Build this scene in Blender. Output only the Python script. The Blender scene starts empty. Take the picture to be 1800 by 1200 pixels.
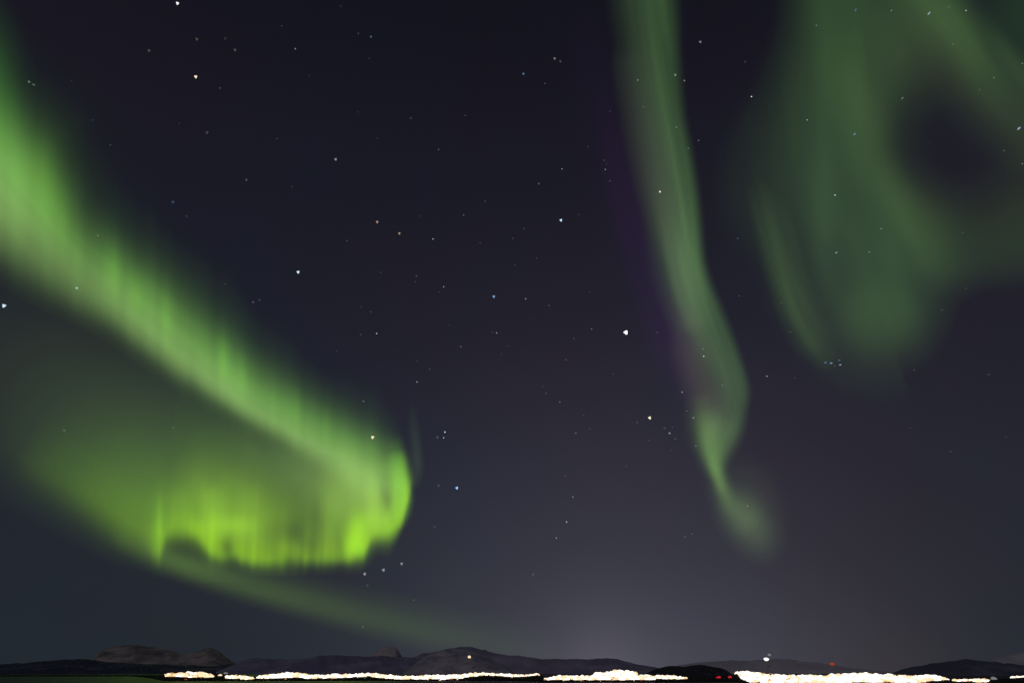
import bpy, bmesh, math, random
import numpy as np
from mathutils import Vector, Matrix

random.seed(11)
SC = bpy.context.scene
COL = SC.collection
R = math.radians

# ------------------------------------------------------------------ camera
EYE_H = 20.0                       # the viewpoint stands about 20 m over the fjord
PITCH = R(24.9)
FOCAL = 1250.0                     # focal length in pixels of an 1800 x 1200 picture
cam_d = bpy.data.cameras.new('camera')
cam_d.sensor_width = 36.0
cam_d.lens = 36.0 * FOCAL / 1800.0
cam_d.clip_start = 0.5
cam_d.clip_end = 4.0e6
cam = bpy.data.objects.new('camera', cam_d)
cam.location = (0, 0, EYE_H)
cam.rotation_euler = (R(90) + PITCH, 0, 0)
COL.objects.link(cam)
SC.camera = cam

# ------------------------------------------------------------------ view transform and sampling
SC.view_settings.view_transform = 'Standard'
SC.view_settings.look = 'None'
SC.view_settings.exposure = 0.0
SC.view_settings.gamma = 1.0
SC.cycles.transparent_max_bounces = 48
SC.cycles.max_bounces = 4
SC.cycles.use_denoising = False
SC.cycles.sample_clamp_indirect = 0.5


def lin(c):
    """8-bit display colour -> linear."""
    c = np.asarray(c, float) / 255.0
    return np.where(c <= 0.04045, c / 12.92, ((c + 0.055) / 1.055) ** 2.4)


def direction(x, y):
    """Unit direction of a point traced on the photograph (1800 x 1200)."""
    x = np.asarray(x, float); y = np.asarray(y, float)
    cx = (x - 900.0) / FOCAL
    cy = (600.0 - y) / FOCAL
    d = np.stack([cx, math.cos(PITCH) - cy * math.sin(PITCH), math.sin(PITCH) + cy * math.cos(PITCH)], -1)
    return d / np.linalg.norm(d, axis=-1, keepdims=True)


# ------------------------------------------------------------------ world: night sky with the light dome of the town
world = bpy.data.worlds.new('World')
SC.world = world
world.use_nodes = True
wt = world.node_tree
wt.nodes.clear()


def N(tree, kind, **kw):
    n = tree.nodes.new(kind)
    for k, v in kw.items():
        setattr(n, k, v)
    return n


def L(tree, a, b):
    tree.links.new(a, b)


w_out = N(wt, 'ShaderNodeOutputWorld')
w_tc = N(wt, 'ShaderNodeTexCoord')
w_sep = N(wt, 'ShaderNodeSeparateXYZ')
L(wt, w_tc.outputs['Generated'], w_sep.inputs[0])
w_ramp = N(wt, 'ShaderNodeValToRGB')
w_ramp.color_ramp.interpolation = 'B_SPLINE'
SKY = [(0.0, (33, 41, 47)), (0.05, (33, 40, 47)), (0.13, (34, 39, 47)), (0.27, (32, 34, 44)), (0.42, (29, 30, 40)),
       (0.62, (25, 25, 35)), (0.80, (18, 18, 27)), (1.0, (16, 16, 24))]
els = w_ramp.color_ramp.elements
els[0].position, els[1].position = SKY[0][0], SKY[-1][0]
els[0].color = (*lin(SKY[0][1]), 1); els[1].color = (*lin(SKY[-1][1]), 1)
for p_, c_ in SKY[1:-1]:
    e_ = els.new(p_); e_.color = (*lin(c_), 1)
L(wt, w_sep.outputs[2], w_ramp.inputs[0])


def glow_lobe(px, py, power, colour, prev):
    """Adds colour * max(dot(view direction, towards px,py), 0) ** power to the sky colour."""
    g = direction(px, py)
    dt = N(wt, 'ShaderNodeVectorMath', operation='DOT_PRODUCT')
    L(wt, w_tc.outputs['Generated'], dt.inputs[0]); dt.inputs[1].default_value = tuple(float(v) for v in g)
    mx = N(wt, 'ShaderNodeMath', operation='MAXIMUM'); L(wt, dt.outputs['Value'], mx.inputs[0]); mx.inputs[1].default_value = 0
    pw = N(wt, 'ShaderNodeMath', operation='POWER'); L(wt, mx.outputs[0], pw.inputs[0]); pw.inputs[1].default_value = power
    mc = N(wt, 'ShaderNodeVectorMath', operation='SCALE'); mc.inputs[0].default_value = colour
    L(wt, pw.outputs[0], mc.inputs['Scale'])
    ad = N(wt, 'ShaderNodeVectorMath', operation='ADD')
    L(wt, prev, ad.inputs[0]); L(wt, mc.outputs[0], ad.inputs[1])
    return ad.outputs[0]


sky_c = w_ramp.outputs[0]
# faint large-scale unevenness of the airglow, violet against blue
w_noi = N(wt, 'ShaderNodeTexNoise'); w_noi.inputs['Scale'].default_value = 3.2; w_noi.inputs['Detail'].default_value = 3.0
L(wt, w_tc.outputs['Generated'], w_noi.inputs['Vector'])
w_nr = N(wt, 'ShaderNodeValToRGB')
w_nr.color_ramp.elements[0].position = 0.36; w_nr.color_ramp.elements[0].color = (0.90, 1.03, 1.08, 1)
w_nr.color_ramp.elements[1].position = 0.64; w_nr.color_ramp.elements[1].color = (1.06, 0.97, 0.99, 1)
L(wt, w_noi.outputs['Fac'], w_nr.inputs[0])
w_mul = N(wt, 'ShaderNodeVectorMath', operation='MULTIPLY')
L(wt, sky_c, w_mul.inputs[0]); L(wt, w_nr.outputs[0], w_mul.inputs[1])
sky_c = w_mul.outputs[0]
sky_c = glow_lobe(1075, 1200, 22, (0.020, 0.018, 0.024), sky_c)
sky_c = glow_lobe(1065, 1215, 190, (0.036, 0.033, 0.042), sky_c)
sky_c = glow_lobe(1060, 1195, 900, (0.016, 0.014, 0.017), sky_c)
sky_c = glow_lobe(1330, 1215, 150, (0.016, 0.0145, 0.018), sky_c)
sky_c = glow_lobe(800, 1215, 200, (0.008, 0.0075, 0.0085), sky_c)
sky_c = glow_lobe(1560, 1210, 260, (0.010, 0.005, 0.002), sky_c)
sky_c = glow_lobe(1110, 1130, 10, (0.0075, 0.0050, 0.0078), sky_c)
sky_c = glow_lobe(1800, 800, 9, (0.0022, 0.0003, 0.0000), sky_c)
w_bg = N(wt, 'ShaderNodeBackground')
L(wt, sky_c, w_bg.inputs['Color']); w_bg.inputs['Strength'].default_value = 1.0
# what is left of twilight: the sun is far below the horizon behind the viewpoint
w_sky = N(wt, 'ShaderNodeTexSky', sky_type='NISHITA')
w_sky.sun_disc = False
w_sky.sun_elevation = R(-9); w_sky.sun_rotation = R(180)
w_bg2 = N(wt, 'ShaderNodeBackground'); w_bg2.inputs['Strength'].default_value = 0.05
L(wt, w_sky.outputs[0], w_bg2.inputs['Color'])
w_add = N(wt, 'ShaderNodeAddShader')
L(wt, w_bg.outputs[0], w_add.inputs[0]); L(wt, w_bg2.outputs[0], w_add.inputs[1])
L(wt, w_add.outputs[0], w_out.inputs['Surface'])


# ------------------------------------------------------------------ a very weak fill sun behind the viewpoint, added to brighten the hills
hill_fill_d = bpy.data.lights.new('moon', 'SUN')
hill_fill_d.energy = 0.20; hill_fill_d.angle = R(0.5); hill_fill_d.color = (1.0, 0.93, 0.96)
moon = bpy.data.objects.new('moon', hill_fill_d)
moon.rotation_euler = (R(62), 0, R(-12))
COL.objects.link(moon)

# ------------------------------------------------------------------ helpers
def tag(o, label=None, category=None, group=None, kind=None):
    for k, v in (('label', label), ('category', category), ('group', group), ('kind', kind)):
        if v:
            o[k] = v
    return o


def add_mesh(name, verts, faces, material, parent=None, smooth=True):
    me = bpy.data.meshes.new(name)
    me.from_pydata([tuple(v) for v in verts], [], [tuple(f) for f in faces])
    me.update()
    if smooth:
        me.polygons.foreach_set('use_smooth', [True] * len(me.polygons))
    me.materials.append(material)
    o = bpy.data.objects.new(name, me)
    COL.objects.link(o)
    if parent is not None:
        o.parent = parent
    return o


def new_mat(name):
    m = bpy.data.materials.new(name)
    m.use_nodes = True
    m.node_tree.nodes.clear()
    return m, m.node_tree


def rock_material(name, dark, snow, amount, scale, rough=0.9):
    """Bare rock and forest broken by snow patches; noise in metres."""
    m, t = new_mat(name)
    out = N(t, 'ShaderNodeOutputMaterial'); b = N(t, 'ShaderNodeBsdfPrincipled')
    tc = N(t, 'ShaderNodeTexCoord'); n1 = N(t, 'ShaderNodeTexNoise')
    mp = N(t, 'ShaderNodeMapping'); mp.inputs['Scale'].default_value = (1, 0.6, 2.4)
    L(t, tc.outputs['Object'], mp.inputs[0]); L(t, mp.outputs[0], n1.inputs['Vector'])
    n1.inputs['Scale'].default_value = scale; n1.inputs['Detail'].default_value = 7; n1.inputs['Roughness'].default_value = 0.62
    r = N(t, 'ShaderNodeValToRGB')
    r.color_ramp.elements[0].position = max(0.0, 0.60 - amount * 0.5); r.color_ramp.elements[0].color = (*dark, 1)
    r.color_ramp.elements[1].position = max(0.05, 0.86 - amount * 0.5); r.color_ramp.elements[1].color = (*snow, 1)
    L(t, n1.outputs['Fac'], r.inputs[0]); L(t, r.outputs[0], b.inputs['Base Color'])
    b.inputs['Roughness'].default_value = rough
    b.inputs['Specular IOR Level'].default_value = 0.1
    L(t, b.outputs[0], out.inputs[0])
    return m


def glow_material(name, colour, strength, vary=0.25):
    """A light source; slight brightness noise over it."""
    m, t = new_mat(name)
    out = N(t, 'ShaderNodeOutputMaterial'); e = N(t, 'ShaderNodeEmission')
    tc = N(t, 'ShaderNodeTexCoord'); n = N(t, 'ShaderNodeTexNoise'); n.inputs['Scale'].default_value = 1.7
    L(t, tc.outputs['Generated'], n.inputs['Vector'])
    mr = N(t, 'ShaderNodeMapRange'); mr.inputs['To Min'].default_value = strength * (1 - vary); mr.inputs['To Max'].default_value = strength * (1 + vary)
    L(t, n.outputs['Fac'], mr.inputs['Value']); L(t, mr.outputs[0], e.inputs['Strength'])
    e.inputs['Color'].default_value = (*colour, 1)
    L(t, e.outputs[0], out.inputs[0])
    return m


def interp(x, pts):
    xs = [p[0] for p in pts]; ys = [p[1] for p in pts]
    return np.interp(x, xs, ys)


def smooth_noise1(x, period, seed):
    """1-D value noise in 0..1."""
    rng = np.random.RandomState(seed)
    tab = rng.rand(4096)
    u = np.asarray(x, float) / period + 500.0
    i = np.floor(u).astype(int); f = u - i; f = f * f * (3 - 2 * f)
    return tab[i % 4096] * (1 - f) + tab[(i + 1) % 4096] * f


def noise2(x, y, px, py, seed):
    rng = np.random.RandomState(seed)
    tab = rng.rand(256, 256)
    u = np.asarray(x, float) / px + 60.0; v = np.asarray(y, float) / py + 60.0
    i = np.floor(u).astype(int); j = np.floor(v).astype(int)
    f = u - i; g = v - j; f = f * f * (3 - 2 * f); g = g * g * (3 - 2 * g)
    i %= 256; j %= 256; i1 = (i + 1) % 256; j1 = (j + 1) % 256
    return (tab[i, j] * (1 - f) + tab[i1, j] * f) * (1 - g) + (tab[i, j1] * (1 - f) + tab[i1, j1] * f) * g


# ------------------------------------------------------------------ the water and the land
def ground_point(x, y, dist):
    """Point above/below the sea at horizontal distance dist, in the direction traced at x, y."""
    d = direction(x, y)
    h = np.hypot(d[..., 0], d[..., 1])
    return np.stack([d[..., 0] / h * dist, d[..., 1] / h * dist, EYE_H + d[..., 2] / h * dist], -1)


m_water, t = new_mat('water')
out = N(t, 'ShaderNodeOutputMaterial'); b = N(t, 'ShaderNodeBsdfPrincipled')
b.inputs['Base Color'].default_value = (0.006, 0.010, 0.012, 1); b.inputs['Roughness'].default_value = 0.25; b.inputs['Specular IOR Level'].default_value = 0.3
tc = N(t, 'ShaderNodeTexCoord'); n = N(t, 'ShaderNodeTexNoise'); n.inputs['Scale'].default_value = 0.05; n.inputs['Detail'].default_value = 4
bp = N(t, 'ShaderNodeBump'); bp.inputs['Strength'].default_value = 0.5; bp.inputs['Distance'].default_value = 2.0
L(t, tc.outputs['Object'], n.inputs['Vector']); L(t, n.outputs['Fac'], bp.inputs['Height']); L(t, bp.outputs[0], b.inputs['Normal'])
df = N(t, 'ShaderNodeBsdfDiffuse'); df.inputs['Color'].default_value = (0.010, 0.014, 0.016, 1); mxs = N(t, 'ShaderNodeMixShader'); mxs.inputs[0].default_value = 0.45
L(t, b.outputs[0], mxs.inputs[1]); L(t, df.outputs[0], mxs.inputs[2]); L(t, mxs.outputs[0], out.inputs[0])
rings = [0.0, 60, 200, 600, 1500, 4000, 10000, 26000]
wv = [(0, 0, 0)]; wf = []
SEG = 96
for k, rr in enumerate(rings[1:]):
    for s in range(SEG):
        a = 2 * math.pi * s / SEG
        wv.append((rr * math.sin(a), rr * math.cos(a), 0))
for s in range(SEG):
    wf.append((0, 1 + (s + 1) % SEG, 1 + s))
for k in range(len(rings) - 2):
    o0 = 1 + k * SEG; o1 = o0 + SEG
    for s in range(SEG):
        wf.append((o0 + s, o0 + (s + 1) % SEG, o1 + (s + 1) % SEG, o1 + s))
water = add_mesh('water', wv, wf, m_water)
tag(water, 'dark calm fjord water below the lights of the far shore', 'water', kind='structure')


def ridge(name, label, category, crest, dist, material, depth=0.10, rough=0.10, seed=1, step=4.0, power=1.0):
    """A hill range as a heightfield: crest traced on the photograph, set at its own distance, with a front and a back slope."""
    xs = np.arange(crest[0][0], crest[-1][0] + step, step)
    cy = interp(xs, crest)
    cy = cy - (smooth_noise1(xs, 14, seed) - 0.5) * 1.6 - (smooth_noise1(xs, 6, seed + 7) - 0.5) * 0.8
    rows = 25
    vs = np.linspace(-1, 1, rows)
    verts = []; faces = []
    top = ground_point(xs, cy, dist)                       # crest points
    for j, v in enumerate(vs):
        shape = (1 - abs(v) ** 1.4) ** power
        for i in range(len(xs)):
            s = 1 + depth * v
            nz = noise2(i * step, v * 60 + seed * 13, 18, 16, seed) * 0.6 + noise2(i * step, v * 60 + seed * 31, 7, 7, seed + 3) * 0.4
            z = (top[i, 2] + 4) * shape * (1 + rough * (nz - 0.5) * min(1.0, abs(v) * 6)) - 4
            verts.append((top[i, 0] * s, top[i, 1] * s, z))
    n_ = len(xs)
    for j in range(rows - 1):
        for i in range(n_ - 1):
            a = j * n_ + i
            faces.append((a, a + 1, a + n_ + 1, a + n_))
    o = add_mesh(name, verts, faces, material)
    tag(o, label, category, kind='structure')
    return o


snow_far = rock_material('far_snow', (0.20, 0.185, 0.20), (0.52, 0.46, 0.45), 0.50, 0.0035)  # reddish light of the town put into the snow colour
snow_pink = rock_material('lit_snow', (0.38, 0.35, 0.40), (0.72, 0.64, 0.67), 0.65, 0.004)
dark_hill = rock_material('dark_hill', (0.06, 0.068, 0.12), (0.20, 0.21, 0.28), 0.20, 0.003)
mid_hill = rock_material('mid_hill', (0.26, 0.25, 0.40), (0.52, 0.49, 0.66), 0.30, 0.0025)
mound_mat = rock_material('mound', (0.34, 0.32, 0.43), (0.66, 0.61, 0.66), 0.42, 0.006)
purple_hill = rock_material('purple_hill', (0.32, 0.29, 0.44), (0.54, 0.49, 0.66), 0.35, 0.002)  # violet of the hazy air put into the colour
far_hill = rock_material('far_hill', (0.66, 0.60, 0.72), (0.82, 0.77, 0.86), 0.4, 0.002)  # pale tone painted in place of haze over the distance
wood_hill = rock_material('wooded_hill', (0.055, 0.050, 0.070), (0.16, 0.15, 0.19), 0.15, 0.02)
right_hill = rock_material('right_hill', (0.15, 0.15, 0.23), (0.34, 0.35, 0.42), 0.30, 0.003)

ridge('mountain', 'snow covered mountain with a flat reddish top at the far left', 'mountain',
      [(120, 1176), (150, 1166), (165, 1153), (180, 1141), (200, 1135), (220, 1133), (240, 1131), (260, 1136), (285, 1139), (300, 1141), (315, 1148),
       (330, 1148), (350, 1143), (370, 1137), (385, 1143), (400, 1156), (415, 1165), (440, 1178)], 16000, snow_far, seed=2, rough=0.18)
ridge('hill', 'low dark navy hill running along the left end of the far shore', 'hill',
      [(-160, 1160), (-60, 1165), (0, 1167), (60, 1163), (100, 1160), (140, 1157), (170, 1160), (200, 1163), (260, 1166), (320, 1168), (380, 1170), (410, 1166), (440, 1172), (480, 1182)],
      9000, dark_hill, seed=4)
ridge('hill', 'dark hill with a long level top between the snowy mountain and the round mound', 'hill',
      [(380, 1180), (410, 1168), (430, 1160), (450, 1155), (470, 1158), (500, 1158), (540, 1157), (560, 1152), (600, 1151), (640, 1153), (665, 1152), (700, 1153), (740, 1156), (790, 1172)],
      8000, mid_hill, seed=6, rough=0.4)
ridge('mountain', 'small pinkish snowy peak with a steep right side showing over the dark hill', 'mountain',
      [(640, 1166), (655, 1151), (665, 1141), (672, 1136), (685, 1135), (696, 1137), (701, 1143), (706, 1152), (716, 1162), (730, 1172)], 13000, snow_pink, seed=8, step=2.0, rough=0.2)
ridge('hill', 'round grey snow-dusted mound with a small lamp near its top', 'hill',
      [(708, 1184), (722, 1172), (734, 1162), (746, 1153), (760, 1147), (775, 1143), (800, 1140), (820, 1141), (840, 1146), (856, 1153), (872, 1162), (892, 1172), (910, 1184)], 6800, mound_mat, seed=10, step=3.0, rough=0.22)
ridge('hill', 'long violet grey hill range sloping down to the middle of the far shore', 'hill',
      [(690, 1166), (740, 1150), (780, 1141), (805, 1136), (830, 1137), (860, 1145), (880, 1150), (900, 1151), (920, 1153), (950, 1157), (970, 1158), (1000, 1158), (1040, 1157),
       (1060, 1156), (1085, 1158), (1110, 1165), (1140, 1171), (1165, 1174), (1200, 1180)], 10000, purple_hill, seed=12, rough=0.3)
ridge('hill', 'dark wooded hill like a low double hump with two red lights at its foot', 'hill',
      [(1105, 1197), (1120, 1190), (1135, 1182), (1150, 1176), (1170, 1171), (1185, 1169), (1200, 1171), (1215, 1169), (1230, 1168), (1250, 1170), (1265, 1173), (1280, 1180), (1292, 1188), (1304, 1200)],
      3400, wood_hill, seed=14, step=2.0, rough=0.5, depth=0.13)
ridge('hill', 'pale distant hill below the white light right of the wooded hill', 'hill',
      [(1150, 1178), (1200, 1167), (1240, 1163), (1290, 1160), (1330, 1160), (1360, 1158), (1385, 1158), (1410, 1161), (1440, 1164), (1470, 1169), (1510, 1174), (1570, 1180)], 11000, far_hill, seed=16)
ridge('hill', 'dark hill range rising at the right end of the far shore', 'hill',
      [(1555, 1190), (1570, 1182), (1590, 1174), (1610, 1170), (1640, 1165), (1670, 1161), (1700, 1158), (1720, 1161), (1740, 1162), (1770, 1165), (1800, 1168), (1880, 1172), (1960, 1178)], 6000, right_hill, seed=18, rough=0.3)
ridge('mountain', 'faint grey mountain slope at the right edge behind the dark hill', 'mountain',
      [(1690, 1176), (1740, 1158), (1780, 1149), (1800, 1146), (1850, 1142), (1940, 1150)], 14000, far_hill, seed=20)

# shore of the town: rises from the waterline to the back of the lit streets
SHORE_D = [(-200, 4600), (230, 4400), (290, 2050), (450, 2000), (900, 1950), (960, 1700), (1215, 1700), (1290, 1760), (1330, 1330), (1700, 1330), (1900, 1380)]
LIGHT_TOP = [(-200, 1184.5), (280, 1184), (300, 1183), (372, 1182), (398, 1182), (446, 1187), (500, 1184), (530, 1182), (550, 1187), (600, 1185), (650, 1184), (700, 1187), (780, 1187),
             (820, 1184), (850, 1181), (900, 1185), (950, 1183), (960, 1190), (1000, 1187), (1040, 1186), (1050, 1181), (1080, 1178), (1115, 1179), (1125, 1186), (1170, 1187), (1215, 1190),
             (1290, 1184), (1300, 1178), (1350, 1182), (1400, 1187), (1450, 1186), (1480, 1184), (1520, 1182), (1570, 1185), (1640, 1186), (1670, 1193), (1720, 1192), (1800, 1188), (1900, 1188)]
SHORE_K = 1.30


def shore_profile(x):
    d0 = interp(x, SHORE_D); d1 = d0 * SHORE_K
    p1 = ground_point(x, interp(x, LIGHT_TOP) + 1.5, d1)
    return d0, d1, p1[..., 2]


def shore_point(x, y):
    """The place on the shore that shows at x, y."""
    d0, d1, z1 = shore_profile(x)
    d = direction(x, y); T = d[2] / math.hypot(d[0], d[1])
    z0 = 0.6
    u = (T * d0 + EYE_H - z0) / ((z1 - z0) - T * (d1 - d0))
    u = min(1.0, max(0.02, u))
    return ground_point(x, y, d0 + u * (d1 - d0)) * np.array([1, 1, 0]) + np.array([0, 0, z0 + u * (z1 - z0)]), d0 + u * (d1 - d0)


shore_mat = rock_material('shore_ground', (0.020, 0.016, 0.016), (0.060, 0.050, 0.048), 0.3, 0.02)
xs = np.arange(-200, 1900, 6.0)
sv = []; sf = []
prof = [(0.0, -3.0, None), (0.0, 0.6, None), (0.5, None, 0.5), (1.0, None, 1.0), (1.25, None, 0.9), (2.2, -4.0, None)]
d0, d1, z1 = shore_profile(xs)
for (u, zabs, zf) in prof:
    dd = d0 + u * (d1 - d0) - (4.0 if zabs == -3.0 else 0)
    pp = ground_point(xs, np.full_like(xs, 1180.0), dd)
    zz = np.full_like(xs, zabs) if zf is None else 0.6 + (z1 - 0.6) * zf + (smooth_noise1(xs, 12, 40 + int(u * 10)) - 0.5) * 1.2
    for i in range(len(xs)):
        sv.append((pp[i, 0], pp[i, 1], zz[i]))
for j in range(len(prof) - 1):
    for i in range(len(xs) - 1):
        a = j * len(xs) + i
        sf.append((a, a + 1, a + len(xs) + 1, a + len(xs)))
shore = add_mesh('shore', sv, sf, shore_mat)
tag(shore, 'dark strip of far shore under the town lights', 'shore', kind='structure')

# ------------------------------------------------------------------ town lights
GLOW = {
    'white': glow_material('white_lamp_glow', (1.0, 0.90, 0.76), 1.8),
    'warm': glow_material('warm_lamp_glow', (1.0, 0.76, 0.46), 1.15),
    'orange': glow_material('orange_lamp_glow', (1.0, 0.55, 0.18), 0.8),
    'red': glow_material('red_lamp_glow', (1.0, 0.03, 0.06), 0.55),
    'dim': glow_material('dim_lamp_glow', (0.62, 0.60, 0.62), 0.30),
    'teal': glow_material('teal_lamp_glow', (0.03, 0.35, 0.24), 0.30),
    'ember': glow_material('ember_lamp_glow', (1.0, 0.12, 0.05), 0.35),
}


def lamp_mesh(name, material, seed, lumps=3):
    """A lamp with its glare built into the shape: a lumpy closed body of radius about 1."""
    rng = random.Random(seed)
    bm = bmesh.new()
    bmesh.ops.create_icosphere(bm, subdivisions=2, radius=1.0)
    dirs = [Vector((rng.gauss(0, 1), rng.gauss(0, 1), rng.gauss(0, 1))).normalized() for _ in range(lumps)]
    for v in bm.verts:
        n_ = v.co.normalized()
        k = 0.78 + sum(0.34 * max(0.0, n_.dot(d_)) ** 4 for d_ in dirs) + rng.uniform(-0.05, 0.05)
        v.co = n_ * k
    me = bpy.data.meshes.new(name)
    bm.to_mesh(me); bm.free()
    me.polygons.foreach_set('use_smooth', [True] * len(me.polygons))
    me.materials.append(material)
    return me


LAMPS = {k: [lamp_mesh('town_light', GLOW[k], 100 + 10 * q + i) for i in range(4)] for q, k in enumerate(GLOW)}


def town_light(x, y, r_px, kind, label, group, flat=1.0):
    p, dist = shore_point(x, y)
    o = bpy.data.objects.new('town_light', random.choice(LAMPS[kind]))
    rad = r_px * dist / FOCAL * 0.84
    o.location = (p[0], p[1], p[2] + rad * 0.2)
    o.scale = (rad * random.uniform(1.3, 1.8), rad, rad * flat)
    o.rotation_euler = (0, 0, -math.atan2(p[0], p[1]) + random.choice((0.0, math.pi)))
    COL.objects.link(o)
    tag(o, label, 'light', group)
    return o


STRIPS = [
    # top outline, bottom outline, label, group
    ([(292, 1184), (300, 1182), (345, 1180), (352, 1177), (358, 1180), (371, 1185)], [(292, 1190), (310, 1192), (340, 1193), (371, 1192)],
     'white and amber light in the short leftmost strip of town lights', 'lights of the leftmost short strip'),
    ([(399, 1186), (420, 1187), (444, 1190)], [(399, 1193), (420, 1194), (444, 1195)],
     'light in the small strip just right of the leftmost lights', 'lights of the small second strip'),
    ([(454, 1187), (475, 1185), (500, 1183), (507, 1181), (525, 1181), (545, 1185), (590, 1184), (620, 1184), (650, 1182), (680, 1185), (710, 1187), (740, 1187), (780, 1185), (810, 1185),
      (830, 1182), (850, 1181), (870, 1183), (900, 1184), (925, 1185), (947, 1183)],
     [(454, 1193), (500, 1194), (560, 1194), (590, 1194), (620, 1191), (650, 1190), (680, 1194), (710, 1195), (740, 1195), (780, 1197), (800, 1195), (830, 1190), (850, 1187), (870, 1188), (900, 1191), (925, 1190), (947, 1187)],
     'white light merged into the long wavy strip left of the middle', 'lights of the long wavy strip'),
    ([(958, 1191), (980, 1187), (1010, 1186), (1042, 1186), (1048, 1181), (1074, 1179), (1078, 1177), (1114, 1178), (1120, 1186), (1150, 1186), (1175, 1185), (1190, 1188), (1207, 1190)],
     [(958, 1195), (980, 1197), (1010, 1197), (1040, 1198), (1075, 1197), (1100, 1198), (1117, 1197), (1150, 1196), (1175, 1195), (1190, 1195), (1207, 1193)],
     'white light in the bright strip left of the dark wooded hill', 'lights of the strip beside the wooded hill'),
    ([(1293, 1180), (1302, 1179), (1330, 1181), (1350, 1184), (1400, 1187), (1420, 1185), (1460, 1186), (1480, 1183), (1515, 1182), (1565, 1185), (1600, 1187), (1637, 1185), (1650, 1187), (1666, 1193)],
     [(1293, 1181), (1302, 1189), (1315, 1199), (1350, 1204), (1400, 1202), (1420, 1203), (1480, 1203), (1500, 1200), (1530, 1202), (1560, 1201), (1600, 1203), (1640, 1199), (1666, 1196)],
     'white light in the broad blazing strip right of the wooded hill', 'lights of the broad right strip'),
    ([(1676, 1194), (1712, 1194), (1718, 1192), (1736, 1194)], [(1676, 1197), (1712, 1198), (1720, 1200), (1736, 1199)],
     'light at the thin tail right of the broad strip', 'lights of the thin tail'),
    ([(1780, 1188), (1805, 1187)], [(1780, 1190), (1805, 1190)],
     'light in the faint short strip at the right edge', 'lights at the right edge'),
]
cands = []
for si, (tp, bt, lab, grp) in enumerate(STRIPS):
    x = tp[0][0]
    while x <= tp[-1][0]:
        ty = float(interp(x, tp)); by = float(interp(x, bt))
        h = max(2.0, by - ty)
        r = min(4.0, max(2.1, h * 0.40))
        rows = max(1, int(round((h - r) / (r * 0.95))))
        for k in range(rows):
            yy = ty + r * 0.7 + (by - ty - r * 1.2) * ((k + 0.5) / rows) + random.uniform(-0.9, 0.9)
            if yy > 1203:
                continue
            rr = r * random.uniform(0.75, 1.2)
            edge = min(x - tp[0][0], tp[-1][0] - x)
            u = random.random()
            kind = 'white'
            if si in (0, 1) and u < 0.45 or u < 0.06:
                kind = 'warm'
            if k in (0, rows - 1) and random.random() < 0.35:  # cream edge of the glare put into the outer rows
                kind = 'warm'
            if u > (0.80 if si in (0, 5) else 0.985):
                kind = 'orange'; rr *= 0.8
            cands.append((rr, x + random.uniform(-1.2, 1.2), yy, kind, si))
        # small amber and reddish bodies added for the coloured blur along the strip edges
        if random.random() < 0.5:
            cands.append((random.uniform(0.9, 1.6), x + random.uniform(-2, 2), ty + random.uniform(-1.2, 0.8), random.choice(['warm', 'orange']), si))
        if random.random() < 0.12:
            cands.append((random.uniform(0.8, 1.4), x + random.uniform(-2, 2), min(1200, by - random.uniform(0.6, 1.8)), random.choice(['orange', 'orange', 'ember', 'warm']), si))
        x += r * random.uniform(0.9, 1.15)
single_lights = [
    (3.0, 387, 1187, 'warm', 'small amber light alone in the gap between the first two strips'),
    (2.6, 398, 1182, 'dim', 'pale grey light above the left end of the second small strip'),
    (1.6, 327, 1194, 'ember', 'tiny red light under the leftmost strip'),
    (2.6, 1262, 1191, 'red', 'left one of the two red lights at the foot of the wooded hill'),
    (2.6, 1283, 1191, 'red', 'right one of the two red lights at the foot of the wooded hill'),
    (2.2, 641, 1191, 'teal', 'tiny teal light below the long wavy strip'),
    (3.0, 1747, 1193, 'dim', 'dim grey light right of the thin tail of the broad strip'),
]
cands.sort(key=lambda c: -c[0])
BUDGET = 300 - len(single_lights) - 4
for rr, x, y, kind, si in cands[:BUDGET]:
    town_light(x, y, rr, kind, STRIPS[si][2], STRIPS[si][3], flat=random.uniform(0.8, 1.05))
for rr, x, y, kind, lab in single_lights:
    town_light(x, y, rr, kind, lab, 'single lights along the far shore')
# the many smaller ones beyond those, with the added blur fringe: one mass
bm = bmesh.new()
mass_mats = ['white', 'warm', 'orange', 'ember']
for rr, x, y, kind, si in cands[BUDGET:]:
    p, dist = shore_point(x, y)
    rad = rr * dist / FOCAL * 0.84
    M = Matrix.Translation((p[0], p[1], p[2] + rad * 0.2)) @ Matrix.Rotation(-math.atan2(p[0], p[1]), 4, 'Z') @ Matrix.Diagonal((rad * random.uniform(1.2, 2.0), rad, rad * random.uniform(0.75, 1.0), 1))
    new = bmesh.ops.create_icosphere(bm, subdivisions=1, radius=1.0, matrix=M)['verts']
    mi = mass_mats.index(kind) if kind in mass_mats else 0
    for v in new:
        for f in v.link_faces:
            f.material_index = mi
me = bpy.data.meshes.new('town_lights')
bm.to_mesh(me); bm.free()
for k in mass_mats:
    me.materials.append(GLOW[k])
o = bpy.data.objects.new('town_lights', me); COL.objects.link(o)
tag(o, 'small white and amber lights and glow fringe filling the strips along the far shore', 'lights', kind='stuff')

# lamps on the hillsides
def hill_light(x, y, r_px, dist, kind, label):
    p = ground_point(x, y, dist)
    o = bpy.data.objects.new('hill_light', LAMPS[kind][int(x) % 4])
    rad = r_px * dist / FOCAL * 0.93
    o.location = tuple(p); o.scale = (rad * 1.3, rad, rad * 0.85)
    COL.objects.link(o)
    return tag(o, label, 'light', 'lights on the hillsides')


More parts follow.
